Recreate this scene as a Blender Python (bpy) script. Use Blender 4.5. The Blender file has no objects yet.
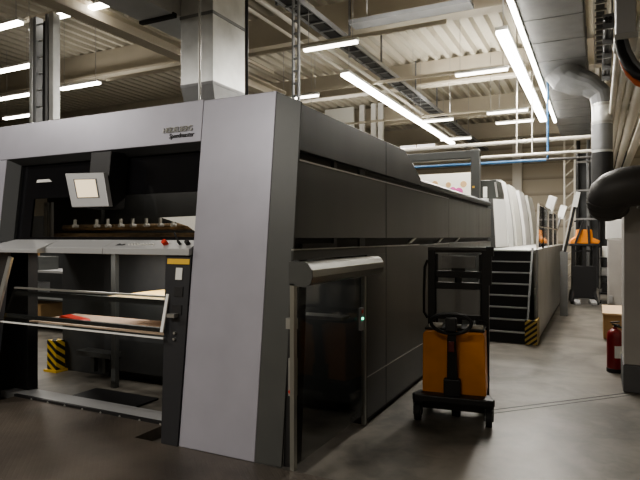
import bpy, bmesh, math, random
from mathutils import Vector, Matrix
random.seed(7)
SC = bpy.context.scene
COL = SC.collection

# ---------------------------------------------------------------- materials
def mat(name, col, rough=0.5, metal=0.0, var=0.0, scale=4.0, bump=0.0, bscale=60.0, emit=None, estr=0.0, stretch=(1, 1, 1), spec=None, rvar=0.0):
    m = bpy.data.materials.new(name); m.use_nodes = True
    nt = m.node_tree; b = nt.nodes['Principled BSDF']
    b.inputs['Base Color'].default_value = (*col, 1)
    b.inputs['Roughness'].default_value = rough
    b.inputs['Metallic'].default_value = metal
    if spec is not None: b.inputs['Specular IOR Level'].default_value = spec
    if emit:
        b.inputs['Emission Color'].default_value = (*emit, 1); b.inputs['Emission Strength'].default_value = estr
    if var or bump or rvar:
        tc = nt.nodes.new('ShaderNodeTexCoord'); mp = nt.nodes.new('ShaderNodeMapping')
        mp.inputs['Scale'].default_value = stretch
        nt.links.new(tc.outputs['Object'], mp.inputs['Vector'])
    if var or rvar:
        n = nt.nodes.new('ShaderNodeTexNoise'); n.inputs['Scale'].default_value = scale; n.inputs['Detail'].default_value = 5
        nt.links.new(mp.outputs['Vector'], n.inputs['Vector'])
        if var:
            r = nt.nodes.new('ShaderNodeValToRGB')
            r.color_ramp.elements[0].position = .3; r.color_ramp.elements[1].position = .7
            r.color_ramp.elements[0].color = (*[max(0, c * (1 - var)) for c in col], 1)
            r.color_ramp.elements[1].color = (*[min(1, c * (1 + var)) for c in col], 1)
            nt.links.new(n.outputs['Fac'], r.inputs['Fac']); nt.links.new(r.outputs['Color'], b.inputs['Base Color'])
        if rvar:
            q = nt.nodes.new('ShaderNodeMapRange')
            q.inputs['To Min'].default_value = max(.02, rough - rvar); q.inputs['To Max'].default_value = rough + rvar
            nt.links.new(n.outputs['Fac'], q.inputs['Value']); nt.links.new(q.outputs['Result'], b.inputs['Roughness'])
    if bump:
        n2 = nt.nodes.new('ShaderNodeTexNoise'); n2.inputs['Scale'].default_value = bscale
        nt.links.new(mp.outputs['Vector'], n2.inputs['Vector'])
        bp = nt.nodes.new('ShaderNodeBump'); bp.inputs['Strength'].default_value = bump; bp.inputs['Distance'].default_value = .01
        nt.links.new(n2.outputs['Fac'], bp.inputs['Height']); nt.links.new(bp.outputs['Normal'], b.inputs['Normal'])
    return m

def clear_mat(name, tint, gloss=0.12, rough=0.05):
    m = bpy.data.materials.new(name); m.use_nodes = True
    nt = m.node_tree; nt.nodes.clear()
    out = nt.nodes.new('ShaderNodeOutputMaterial'); mx = nt.nodes.new('ShaderNodeMixShader')
    t = nt.nodes.new('ShaderNodeBsdfTransparent'); t.inputs['Color'].default_value = (*tint, 1)
    g = nt.nodes.new('ShaderNodeBsdfGlossy'); g.inputs['Roughness'].default_value = rough
    lw = nt.nodes.new('ShaderNodeLayerWeight'); lw.inputs['Blend'].default_value = .5
    fr = nt.nodes.new('ShaderNodeMath'); fr.operation = 'POWER'; fr.inputs[1].default_value = 5.0
    nt.links.new(lw.outputs['Facing'], fr.inputs[0])
    ad = nt.nodes.new('ShaderNodeMath'); ad.operation = 'ADD'; ad.inputs[1].default_value = gloss
    nt.links.new(fr.outputs[0], ad.inputs[0]); nt.links.new(ad.outputs[0], mx.inputs[0])
    nt.links.new(t.outputs[0], mx.inputs[1]); nt.links.new(g.outputs[0], mx.inputs[2]); nt.links.new(mx.outputs[0], out.inputs[0])
    return m

def stripe_mat(name, c1, c2, freq, vec=(1, 0, 1)):
    m = bpy.data.materials.new(name); m.use_nodes = True
    nt = m.node_tree; b = nt.nodes['Principled BSDF']; b.inputs['Roughness'].default_value = .5
    tc = nt.nodes.new('ShaderNodeTexCoord')
    d = nt.nodes.new('ShaderNodeVectorMath'); d.operation = 'DOT_PRODUCT'; d.inputs[1].default_value = vec
    nt.links.new(tc.outputs['Object'], d.inputs[0])
    a = nt.nodes.new('ShaderNodeMath'); a.operation = 'MULTIPLY'; a.inputs[1].default_value = freq
    f = nt.nodes.new('ShaderNodeMath'); f.operation = 'FRACT'
    g = nt.nodes.new('ShaderNodeMath'); g.operation = 'GREATER_THAN'; g.inputs[1].default_value = .5
    x = nt.nodes.new('ShaderNodeMix'); x.data_type = 'RGBA'
    x.inputs[6].default_value = (*c1, 1); x.inputs[7].default_value = (*c2, 1)
    nt.links.new(d.outputs['Value'], a.inputs[0]); nt.links.new(a.outputs[0], f.inputs[0]); nt.links.new(f.outputs[0], g.inputs[0])
    nt.links.new(g.outputs[0], x.inputs[0]); nt.links.new(x.outputs[2], b.inputs['Base Color'])
    return m

M = {}
M['silver'] = mat('silver_paint', (.375, .372, .425), .38, .25, .05, 3)
M['grayframe'] = mat('dark_grey_frame_paint', (.085, .088, .085), .42, .2, .06, 3)
M['reveal'] = mat('reveal_grey', (.06, .063, .066), .5, .1)
M['panel'] = mat('dark_panel_paint', (.056, .059, .055), .38, .3, .16, 1.3, rvar=.08, stretch=(3, 3, .35))
M['panel2'] = mat('hood_panel_paint', (.050, .054, .054), .4, .3, .12, 1.2, stretch=(3, 3, .35))
M['groove'] = mat('groove_black', (.012, .012, .012), .6)
M['black'] = mat('matte_black', (.016, .016, .017), .5)
M['blackgloss'] = mat('gloss_black', (.012, .012, .014), .12)
M['blackpost'] = mat('black_post_paint', (.028, .029, .033), .45)
M['strip'] = mat('bright_strip', (.55, .55, .55), .3, .8)
M['alu'] = mat('aluminium', (.42, .42, .40), .35, .7)
M['alurail'] = mat('aluminium_dull', (.32, .32, .29), .32, .75)
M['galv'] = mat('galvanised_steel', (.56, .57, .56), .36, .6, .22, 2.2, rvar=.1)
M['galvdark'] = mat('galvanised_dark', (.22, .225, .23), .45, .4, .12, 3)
M['galvside'] = mat('walkway_panel_metal', (.34, .345, .34), .38, .5, .1, 2)
M['galvbright'] = mat('galvanised_pale', (.62, .63, .63), .5, .1, .08, 2)
M['shelf'] = mat('ledge_grey', (.42, .425, .43), .4, .2)
M['innerpanel'] = mat('inner_panel_grey', (.06, .063, .065), .5, .2, .15, 3)
M['brownmetal'] = mat('gripper_brown', (.36, .26, .16), .35, .6, .4, 14, stretch=(1, 1, 4))
M['white'] = mat('white_paint', (.74, .74, .72), .45)
M['offwhite'] = mat('offwhite_cover', (.68, .68, .63), .4)
M['coverdark'] = mat('cover_side_grey', (.3, .3, .3), .5)
M['cream'] = mat('cream_pipe', (.60, .565, .50), .4)
M['beam'] = mat('cream_beam', (.50, .455, .37), .55, 0, .06, 1.0)
M['wallbeige'] = mat('wall_beige', (.47, .43, .35), .7, 0, .06, 1)
M['deck'] = mat('deck_cream', (.44, .41, .335), .6, 0, .06, 1.2)
M['rubber'] = mat('rubber', (.012, .012, .012), .7)
M['hose'] = mat('hose_dark', (.055, .052, .049), .5)
M['orange'] = mat('truck_orange', (.62, .235, .03), .4, 0, .08, 6)
M['orange2'] = mat('truck_bright_orange', (.75, .26, .03), .45)
M['red'] = mat('extinguisher_red', (.19, .012, .014), .3)
M['redplastic'] = mat('red_plastic', (.6, .05, .03), .4)
M['yellowlabel'] = mat('yellow_label', (.68, .44, .06), .5)
M['paper'] = mat('paper_label', (.7, .7, .66), .6)
M['yboard'] = mat('yellow_board', (.78, .55, .22), .5, 0, .08, 5)
M['pinkboard'] = mat('plywood', (.55, .40, .30), .6, 0, .12, 6, stretch=(1, 5, 1))
M['card'] = mat('cardboard', (.36, .22, .10), .8, 0, .08, 8)
M['cardlit'] = mat('cardboard_lit_top', (.62, .45, .28), .8)
M['blue'] = mat('blue_pipe_paint', (.05, .14, .28), .45)
M['orangehose'] = mat('orange_hose', (.5, .12, .03), .5)
M['colwall'] = mat('column_paint', (.34, .325, .305), .6, 0, .05, 3)
M['colbase'] = mat('column_grey_band', (.10, .10, .105), .6, 0, .1, 5)
M['tube'] = mat('lamp_tube', (1, 1, 1), .4, emit=(1, .95, .86), estr=13.0)
M['tubelow'] = mat('lamp_tube_small', (1, 1, 1), .4, emit=(1, .93, .82), estr=5.5)
M['reflglow'] = mat('window_reflection_glow', (.9, .9, .86), .4, emit=(1, .95, .85), estr=.45)  # glow that imitates a reflection in the press window
M['screen'] = mat('screen_glow', (.8, .7, .5), .3, emit=(1, .82, .56), estr=.55)
M['green'] = mat('green_led', (.1, .8, .5), .3, emit=(.15, 1, .6), estr=2.5)
M['winglow'] = mat('window_daylight', (.9, .9, .9), .5, emit=(1, .96, .92), estr=1.1)
M['plexi'] = clear_mat('clear_acrylic', (.93, .95, .95), .05)
M['doorglass'] = clear_mat('tinted_door_glass', (.78, .79, .78), .004)
M['railglass'] = clear_mat('rail_glass', (.9, .9, .9), .01)
M['winglass'] = clear_mat('front_window_glass', (.75, .74, .72), .03)
M['meshpane'] = mat('truck_guard_pane', (.30, .30, .29), .5)
M['meshpane'].node_tree.nodes['Principled BSDF'].inputs['Alpha'].default_value = .55
M['hazard'] = stripe_mat('hazard_stripes', (.62, .42, .03), (.015, .015, .015), 9.0, (.7, .7, 1))
M['hazard2'] = stripe_mat('hazard_stripes_dim', (.50, .36, .10), (.015, .015, .015), 11.0, (.8, .8, -1))

# wall siding: horizontal boards
def siding():
    m = mat('siding_beige', (.42, .38, .30), .7)
    nt = m.node_tree; b = nt.nodes['Principled BSDF']
    tc = nt.nodes.new('ShaderNodeTexCoord'); w = nt.nodes.new('ShaderNodeTexWave')
    w.wave_type = 'BANDS'; w.bands_direction = 'Z'; w.inputs['Scale'].default_value = .42; w.wave_profile = 'SAW'
    r = nt.nodes.new('ShaderNodeValToRGB'); r.color_ramp.elements[0].color = (.27, .24, .19, 1); r.color_ramp.elements[1].color = (.45, .405, .325, 1)
    r.color_ramp.elements[1].position = .22
    nt.links.new(tc.outputs['Object'], w.inputs['Vector']); nt.links.new(w.outputs['Color'], r.inputs['Fac']); nt.links.new(r.outputs['Color'], b.inputs['Base Color'])
    return m
M['siding'] = siding()

def concrete():
    m = bpy.data.materials.new('polished_concrete'); m.use_nodes = True
    nt = m.node_tree; b = nt.nodes['Principled BSDF']
    tc = nt.nodes.new('ShaderNodeTexCoord')
    n1 = nt.nodes.new('ShaderNodeTexNoise'); n1.inputs['Scale'].default_value = .9; n1.inputs['Detail'].default_value = 8; n1.inputs['Distortion'].default_value = 1.2
    n2 = nt.nodes.new('ShaderNodeTexNoise'); n2.inputs['Scale'].default_value = 7; n2.inputs['Detail'].default_value = 6; n2.inputs['Distortion'].default_value = .8
    mm = nt.nodes.new('ShaderNodeMath'); mm.operation = 'ADD'
    sc2 = nt.nodes.new('ShaderNodeMath'); sc2.operation = 'MULTIPLY'; sc2.inputs[1].default_value = .5
    r = nt.nodes.new('ShaderNodeValToRGB')
    r.color_ramp.elements[0].position = .58; r.color_ramp.elements[0].color = (.075, .069, .059, 1)
    r.color_ramp.elements[1].position = .88; r.color_ramp.elements[1].color = (.195, .18, .155, 1)
    for n in (n1, n2): nt.links.new(tc.outputs['Object'], n.inputs['Vector'])
    nt.links.new(n2.outputs['Fac'], sc2.inputs[0]); nt.links.new(n1.outputs['Fac'], mm.inputs[0]); nt.links.new(sc2.outputs[0], mm.inputs[1])
    nt.links.new(mm.outputs[0], r.inputs['Fac']); nt.links.new(r.outputs['Color'], b.inputs['Base Color'])
    q = nt.nodes.new('ShaderNodeMapRange'); q.inputs['To Min'].default_value = .3; q.inputs['To Max'].default_value = .52
    nt.links.new(n2.outputs['Fac'], q.inputs['Value']); nt.links.new(q.outputs['Result'], b.inputs['Roughness'])
    return m
M['concrete'] = concrete()

def tread():
    m = bpy.data.materials.new('tread_plate'); m.use_nodes = True
    nt = m.node_tree; b = nt.nodes['Principled BSDF']
    b.inputs['Metallic'].default_value = .35
    tc = nt.nodes.new('ShaderNodeTexCoord'); mp = nt.nodes.new('ShaderNodeMapping'); mp.inputs['Rotation'].default_value = (0, 0, math.radians(45))
    nt.links.new(tc.outputs['Object'], mp.inputs['Vector'])
    br = nt.nodes.new('ShaderNodeTexBrick'); br.inputs['Scale'].default_value = 6.5; br.inputs['Mortar Size'].default_value = .035
    br.inputs['Color1'].default_value = (1, 1, 1, 1); br.inputs['Color2'].default_value = (.7, .7, .7, 1); br.inputs['Mortar'].default_value = (0, 0, 0, 1)
    nt.links.new(mp.outputs['Vector'], br.inputs['Vector'])
    bp = nt.nodes.new('ShaderNodeBump'); bp.inputs['Strength'].default_value = 1.0; bp.inputs['Distance'].default_value = .02
    nt.links.new(br.outputs['Color'], bp.inputs['Height']); nt.links.new(bp.outputs['Normal'], b.inputs['Normal'])
    n1 = nt.nodes.new('ShaderNodeTexNoise'); n1.inputs['Scale'].default_value = 1.3; n1.inputs['Detail'].default_value = 6
    nt.links.new(tc.outputs['Object'], n1.inputs['Vector'])
    r = nt.nodes.new('ShaderNodeValToRGB'); r.color_ramp.elements[0].position = .35; r.color_ramp.elements[1].position = .7
    r.color_ramp.elements[0].color = (.075, .065, .055, 1); r.color_ramp.elements[1].color = (.17, .145, .12, 1)
    nt.links.new(n1.outputs['Fac'], r.inputs['Fac']); nt.links.new(r.outputs['Color'], b.inputs['Base Color'])
    b.inputs['Roughness'].default_value = .5
    return m
M['tread'] = tread()

def poster_mat():
    m = bpy.data.materials.new('printed_sheet'); m.use_nodes = True
    nt = m.node_tree; b = nt.nodes['Principled BSDF']; b.inputs['Roughness'].default_value = .5
    tc = nt.nodes.new('ShaderNodeTexCoord'); n = nt.nodes.new('ShaderNodeTexVoronoi'); n.inputs['Scale'].default_value = 1.6
    r = nt.nodes.new('ShaderNodeValToRGB'); e = r.color_ramp.elements
    e[0].position = 0; e[0].color = (.75, .12, .45, 1); e[1].position = .3; e[1].color = (.95, .93, .82, 1)
    k = e.new(.16); k.color = (.8, .45, .55, 1)
    k = e.new(.22); k.color = (.85, .72, .35, 1)
    nt.links.new(tc.outputs['Object'], n.inputs['Vector']); nt.links.new(n.outputs['Distance'], r.inputs['Fac']); nt.links.new(r.outputs['Color'], b.inputs['Base Color'])
    nt.links.new(r.outputs['Color'], b.inputs['Emission Color']); b.inputs['Emission Strength'].default_value = .35
    return m
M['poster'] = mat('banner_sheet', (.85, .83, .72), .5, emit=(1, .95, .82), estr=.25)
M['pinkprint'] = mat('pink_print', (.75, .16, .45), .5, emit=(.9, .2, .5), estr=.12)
M['goldprint'] = mat('gold_print', (.78, .55, .3), .5)

# ---------------------------------------------------------------- mesh helpers
class MB:
    def __init__(s): s.bm = bmesh.new()
    def box(s, x0, x1, y0, y1, z0, z1, mx=None):
        vs = [s.bm.verts.new(Vector(p)) for p in ((x0,y0,z0),(x1,y0,z0),(x1,y1,z0),(x0,y1,z0),(x0,y0,z1),(x1,y0,z1),(x1,y1,z1),(x0,y1,z1))]
        if mx is not None:
            for v in vs: v.co = mx @ v.co
        for f in ((3,2,1,0),(4,5,6,7),(0,1,5,4),(1,2,6,5),(2,3,7,6),(3,0,4,7)): s.bm.faces.new([vs[i] for i in f])
        return s
    def hexa(s, bot, top):
        vs = [s.bm.verts.new(Vector(p)) for p in list(bot) + list(top)]
        n = len(bot)
        s.bm.faces.new(vs[:n][::-1]); s.bm.faces.new(vs[n:])
        for i in range(n): s.bm.faces.new([vs[i], vs[(i+1) % n], vs[n+(i+1) % n], vs[n+i]])
        return s
    def prism(s, poly, axis, a, b):
        def P(p, t):
            if axis == 'x': return (t, p[0], p[1])
            if axis == 'y': return (p[0], t, p[1])
            return (p[0], p[1], t)
        return s.hexa([P(p, a) for p in poly], [P(p, b) for p in poly])
    def cyl(s, p0, p1, r, seg=12, r2=None):
        p0, p1 = Vector(p0), Vector(p1); d = (p1 - p0).normalized()
        u = d.orthogonal().normalized(); w = d.cross(u); r2 = r if r2 is None else r2
        A = [p0 + (u*math.cos(t) + w*math.sin(t))*r for t in [2*math.pi*i/seg for i in range(seg)]]
        B = [p1 + (u*math.cos(t) + w*math.sin(t))*r2 for t in [2*math.pi*i/seg for i in range(seg)]]
        return s.hexa(A, B)
    def bar(s, p0, p1, w, h):
        p0, p1 = Vector(p0), Vector(p1); d = (p1 - p0).normalized()
        up = Vector((0, 0, 1)) if abs(d.z) < .95 else Vector((0, 1, 0))
        u = d.cross(up).normalized()*w/2; v = u.cross(d).normalized()*h/2
        o = [-u - v, u - v, u + v, -u + v]
        return s.hexa([p0 + q for q in o], [p1 + q for q in o])
    def tube(s, pts, r, seg=10, closed=False):
        pts = [Vector(p) for p in pts]; n = len(pts); rings = []; prev = None
        rr = r if isinstance(r, (list, tuple)) else [r]*n
        for i, p in enumerate(pts):
            if closed: d = pts[(i+1) % n] - pts[i-1]
            else: d = pts[min(i+1, n-1)] - pts[max(i-1, 0)]
            d.normalize()
            u = d.orthogonal().normalized() if prev is None else (prev - d*prev.dot(d)).normalized()
            prev = u; w = d.cross(u)
            rings.append([s.bm.verts.new(p + (u*math.cos(2*math.pi*k/seg) + w*math.sin(2*math.pi*k/seg))*rr[i]) for k in range(seg)])
        for i in range(n if closed else n-1):
            A, B = rings[i], rings[(i+1) % n]
            for k in range(seg): s.bm.faces.new([A[k], A[(k+1) % seg], B[(k+1) % seg], B[k]])
        if not closed:
            s.bm.faces.new(rings[0][::-1]); s.bm.faces.new(rings[-1])
        return s
    def lathe(s, prof, c=(0, 0, 0), seg=20):
        rings = [[s.bm.verts.new(Vector((c[0]+r*math.cos(2*math.pi*k/seg), c[1]+r*math.sin(2*math.pi*k/seg), c[2]+z))) for k in range(seg)] for r, z in prof]
        for A, B in zip(rings, rings[1:]):
            for k in range(seg): s.bm.faces.new([A[k], A[(k+1) % seg], B[(k+1) % seg], B[k]])
        s.bm.faces.new(rings[0][::-1]); s.bm.faces.new(rings[-1])
        return s
    def build(s, name, m, parent=None, bevel=0, smooth=False, world=True):
        bmesh.ops.recalc_face_normals(s.bm, faces=s.bm.faces[:])
        if parent is not None and world:
            inv = WORLD[parent.name].inverted()
            for v in s.bm.verts: v.co = inv @ v.co
        me = bpy.data.meshes.new(name); s.bm.to_mesh(me); s.bm.free()
        me.materials.append(M[m] if isinstance(m, str) else m)
        if smooth:
            for p in me.polygons: p.use_smooth = True
        o = bpy.data.objects.new(name, me); COL.objects.link(o)
        WORLD[o.name] = Matrix()
        if parent is not None:
            o.parent = parent
            if world: WORLD[o.name] = WORLD[parent.name].copy()
        if bevel:
            bv = o.modifiers.new('bevel', 'BEVEL'); bv.width = bevel; bv.segments = 2; bv.limit_method = 'ANGLE'; bv.angle_limit = math.radians(40)
        if smooth and len(me.polygons) > 8:
            try:
                es = o.modifiers.new('edge', 'EDGE_SPLIT'); es.split_angle = math.radians(40)
            except Exception: pass
        return o
WORLD = {}
def tag(o, label=None, cat=None, group=None, kind=None):
    if label: o['label'] = label
    if cat: o['category'] = cat
    if group: o['group'] = group
    if kind: o['kind'] = kind
    return o
def thing(name, loc, label, cat, group=None, rz=0):
    o = bpy.data.objects.new(name, None); o.empty_display_size = .1; COL.objects.link(o)
    o.location = loc; o.rotation_euler = (0, 0, rz)
    WORLD[o.name] = Matrix.Translation(loc) @ Matrix.Rotation(rz, 4, 'Z')
    return tag(o, label, cat, group)
def struct(mb, name, m, bevel=0):
    o = mb.build(name, m, None, bevel); o['kind'] = 'structure'; return o
def dup(root, loc, label, group=None):
    r = root.copy(); COL.objects.link(r); r.location = loc; r['label'] = label
    if group: r['group'] = group
    for ch in list(root.children):
        c = ch.copy(); COL.objects.link(c); c.parent = r
        for g in list(ch.children):
            d = g.copy(); COL.objects.link(d); d.parent = c
    return r
def B(*a): return MB().box(*a)

# ================================================================= SETTING
struct(B(-26, 3.2, -5, 30, -.2, 0), 'floor', 'concrete')
# corrugated roof deck, ribs along Y
mb = MB(); per = .36; x = -26.0; prof = []
while x < 3.2:
    prof += [(x, 7.13), (x + .12, 7.13), (x + .17, 7.27), (x + .31, 7.27)]
    x += per
lo = [mb.bm.verts.new((px, -5, pz)) for px, pz in prof]; hi = [mb.bm.verts.new((px, 30, pz)) for px, pz in prof]
for i in range(len(prof) - 1): mb.bm.faces.new([lo[i], lo[i+1], hi[i+1], hi[i]])
struct(mb, 'ceiling', 'deck')
# deep roof girders running across the hall
n = 1
for y in (1.45, 6.52, 11.59, 16.66, 21.73, 26.8):
    g = MB().box(-25.9, 3.1, y, y + .14, 6.44, 7.13).box(-25.9, 3.1, y - .12, y + .26, 6.38, 6.44)
    struct(g, 'ceiling_beam' if n == 1 else 'ceiling_beam.%03d' % (n - 1), 'beam'); n += 1
struct(B(-26, 3.2, 28, 28.2, 0, 7.3), 'wall_back', 'siding')
struct(B(-26.2, -26, -5, 28.2, 0, 7.3), 'wall_left', 'wallbeige')
struct(B(3.2, 3.4, -5, 28.2, 0, 7.3), 'wall_right', 'wallbeige')
struct(B(-26.2, 3.4, -5.2, -5, 0, 7.3), 'wall_front', 'wallbeige')
# white pilaster and bright windows on the far wall
struct(B(-3.62, -3.2, 27.7, 28, 0, 7.1), 'wall_pilaster', 'cream')
for i, (x0, x1) in enumerate(((-9.2, -8.4), (-8.3, -7.4))):
    struct(B(x0, x1, 27.9, 27.98, 6.35, 7.35 - .25), 'window_%d' % (i + 1), 'winglow')
# columns on the right
struct(B(.27, 1.0, 7.39, 8.1, .32, 2.24), 'wall_column', 'colwall', .012)
struct(B(.262, 1.008, 7.382, 8.108, 0, .32), 'baseboard_column', 'colbase', .012)
struct(B(.20, .9, 14.4, 15.2, 0, 1.75), 'wall_column.001', 'colwall', .02)
# joint in the floor slab
jt = MB().bar((-1.05, 5.95, .001), (.30, 7.36, .001), .014, .004)
struct(jt, 'trim_1', 'reveal')
struct(MB().bar((-1.0, 5.86, .001), (.32, 7.27, .001), .012, .003), 'trim_2', 'colbase')
# steel tread plate we stand on, in front of the press
mb = MB().box(-9, 2.6, -4.9, 3.555, 0, .1).box(-5.58, -3.52, 3.555, 3.9, 0, .1)
o = mb.build('tread_plate_platform', 'tread'); tag(o, 'low dark tread-plate platform in front of the press opening', 'platform')

# ================================================================= PRESS DELIVERY (nearest unit)
Y0, K = 3.5487, .113
def fy(z, off=0): return Y0 + off + K*z
R = thing('offset_press_delivery', (-4.2, 6, 0), 'large dark press unit with silver front frame, roller-shutter box and touchscreen', 'printing press')
XL2, XL1, XR1, XR2 = -6.55, -6.3, -2.32, -2.09
def slab(x0, x1, z0, z1, t=.22, off=0, x0t=None, x1t=None):
    x0t = x0 if x0t is None else x0t; x1t = x1 if x1t is None else x1t
    return MB().hexa([(x0, fy(z0, off), z0), (x1, fy(z0, off), z0), (x1, fy(z0, off) + t, z0), (x0, fy(z0, off) + t, z0)],
                     [(x0t, fy(z1, off), z1), (x1t, fy(z1, off), z1), (x1t, fy(z1, off) + t, z1), (x0t, fy(z1, off) + t, z1)])
slab(-6.3, -3.052, 2.62, 2.99, .15).build('top_beam', 'silver', R, .006)
slab(-3.048, -2.32, .1, 2.98, .15).build('pillar', 'silver', R, .006)
slab(-6.3, -5.62, .1, 2.617, .15).build('pillar', 'silver', R, .006)
# dark grey corner posts beside the silver pillars (top slopes back)
for x0, x1 in ((-2.318, -2.09), (-6.53, -6.302)):
    zr = 2.865 if x0 > -3 else 2.97; zl = 2.97 if x0 > -3 else 2.865
    MB().hexa([(x0, fy(.1), .1), (x1, fy(.1) + .01, .1), (x1, fy(.1) + .03, .1), (x0, fy(.1) + .2, .1)],
              [(x0, fy(zl), zl), (x1, fy(zr) + .01, zr), (x1, fy(zr) + .03, zr), (x0, fy(zl) + .2, zl)]).build('corner_post', 'grayframe', R, .004)
# bevelled dark reveal round the upper opening
zt, zb = 2.62, 1.75; dz, dx, dp = .06, .10, .10
mb = MB()
mb.hexa([(-5.62, fy(zt, .004), zt), (-3.055, fy(zt, .004), zt), (-3.055, fy(zt, .15), zt), (-5.62, fy(zt, .15), zt)][::1],
        [(-5.62 + dx, fy(zt - dz, dp), zt - dz), (-3.09, fy(zt - dz, dp), zt - dz), (-3.09, fy(zt - dz, .15), zt - dz), (-5.62 + dx, fy(zt - dz, .15), zt - dz)])
mb.hexa([(-5.615, fy(zb, .004), zb), (-5.615 + dx, fy(zb, dp), zb), (-5.615 + dx, fy(zb, .16), zb), (-5.615, fy(zb, .16), zb)],
        [(-5.615, fy(zt, .004), zt), (-5.615 + dx, fy(zt - dz, dp), zt - dz), (-5.615 + dx, fy(zt - dz, .16), zt - dz), (-5.615, fy(zt, .16), zt)])
mb.build('opening_reveal', 'reveal', R)
# black glass fascia above the window
slab(-5.54, -3.06, 2.2, 2.61, .02, .13).build('fascia', 'blackgloss', R)
slab(-5.52, -3.06, 1.76, 1.80, .02, .13).build('window_bottom_rail', 'blackgloss', R)
slab(-5.52, -5.30, 1.80, 2.2, .02, .13).build('window_side_rail', 'blackgloss', R)
slab(-5.30, -3.06, 1.80, 2.2, .008, .135).build('front_window', 'winglass', R)
# white strip: a reflection painted onto the glossy fascia
slab(-5.28, -5.04, 2.37, 2.40, .004, .124, -5.27, -5.09).build('fascia_reflection', 'white', R)
# inside behind the window: brown gripper bar, row of grippers, back board
B(-5.9, -2.12, 4.55, 4.62, 1.70, 2.62).build('window_back_board', 'innerpanel', R)
B(-5.9, -2.12, 3.95, 4.55, 1.70, 1.745).build('window_shelf', 'innerpanel', R)
mb = MB().box(-5.35, -3.0, 4.18, 4.26, 1.78, 1.84).cyl((-5.3, 4.3, 1.90), (-3.0, 4.3, 1.90), .035)
mb.build('gripper_bar', 'brownmetal', R)
for i, gx in enumerate((-4.98, -4.66, -4.50, -4.32, -4.16, -3.98, -3.80, -3.64)):
    MB().box(gx - .008, gx + .008, 4.16, 4.19, 1.90, 1.985).cyl((gx, 4.15, 1.915), (gx, 4.21, 1.915), .018, 8).build('gripper', 'paper', R)
MB().lathe([(.02, 0), (.26, 0), (.26, .05), (.02, .05)], seg=28).build('guide_disc', 'innerpanel', R, world=False)
gd = [c for c in R.children if c.name.startswith('guide_disc')][0]; gd.location = (-5.1 + 4.2, 4.45 - 6, 2.05); gd.rotation_euler = (math.radians(90), 0, 0)
MB().prism([(-3.72, 1.985), (-3.0, 2.0), (-3.0, 1.81), (-3.25, 1.81), (-3.40, 1.90)], 'y', 4.10, 4.12).build('window_reflection', 'reflglow', R)  # glowing wedge standing in for light reflected in the window glass
MB().box(-5.32, -5.27, 4.06, 4.09, 1.80, 2.17).box(-5.22, -5.20, 4.06, 4.09, 1.80, 2.17).build('window_guide_rail', 'alu', R)
# touchscreen on an arm
sl = (2.42 - 2.09)
arm = slab(-4.25, -3.99, 2.06, 2.59, .22, -.10).build('screen_arm', 'black', R, .008)
TA, TB, TC, TD = Vector((-4.29, 3.56, 2.07)), Vector((-3.87, 3.60, 2.07)), Vector((-4.43, 3.60, 2.39)), Vector((-3.98, 3.64, 2.38))
bk = Vector((0, .05, 0))
ts = MB().hexa([TA, TB, TB + bk, TA + bk], [TC, TD, TD + bk, TC + bk]).build('touchscreen', 'shelf', R, .006)
def bil(u, v, o=0):
    p = (TA*(1-u) + TB*u)*(1-v) + (TC*(1-u) + TD*u)*v; return (p.x + o*.1, p.y - o, p.z)
MB().hexa([bil(.20, .26, -.002), bil(.80, .26, -.002), bil(.80, .82, -.002), bil(.20, .82, -.002)], [bil(.20, .26, .003), bil(.80, .26, .003), bil(.80, .82, .003), bil(.20, .82, .003)]).build('screen_bezel', 'reveal', ts)
MB().hexa([bil(.235, .28, .003), bil(.77, .28, .003), bil(.77, .80, .003), bil(.235, .80, .003)], [bil(.235, .28, .006), bil(.77, .28, .006), bil(.77, .80, .006), bil(.235, .80, .006)]).build('display', 'screen', ts)
# control ledge under the window : three grey sections
def ledge(x0, x1, d0, zt0=1.775, lip=.05, zf=1.69):
    return MB().prism([(fy(1.7, .13), zt0), (fy(1.7) - d0, zf), (fy(1.7) - d0, zf - lip), (fy(1.7, .13), zf - lip)], 'x', x0, x1)
ledge(-5.62, -4.83, .13, 1.775, .035, 1.68).build('ledge_section', 'shelf', R, .004)
MB().prism([(fy(1.7, .13), 1.775), (fy(1.7) - .04, 1.70), (fy(1.7) - .04, 1.645), (fy(1.7, .13), 1.645)], 'x', -4.828, -4.06).build('ledge_section', 'shelf', R, .003)
cp = ledge(-4.056, -3.058, .04, 1.775, .055, 1.70).build('control_panel', 'shelf', R, .003)
fyc = fy(1.7) - .04
for bx, m_, r_ in ((-3.38, 'redplastic', .024), (-3.13, 'black', .02), (-3.22, 'black', .012)):
    MB().cyl((bx, fyc + .085, 1.735), (bx, fyc + .05, 1.765), r_, 12).build('control_knob', m_, cp, smooth=True)
mb = MB()
for i in range(9): mb.box(-3.80 + i*.035, -3.785 + i*.035, fyc + .06, fyc + .075, 1.727, 1.742)
mb.build('key_row', 'paper', cp)
MB().prism([(-3.96, 1.722), (-3.90, 1.742), (-3.885, 1.732), (-3.84, 1.738), (-3.87, 1.716), (-3.91, 1.722)], 'y', fyc + .052, fyc + .066).build('emblem', 'reveal', cp)
MB().tube([(-3.22, fyc + .06, 1.75), (-3.24, fyc + .05, 1.80), (-3.26, fyc + .05, 1.84)], .007, 6).build('lever', 'black', cp)
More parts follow.
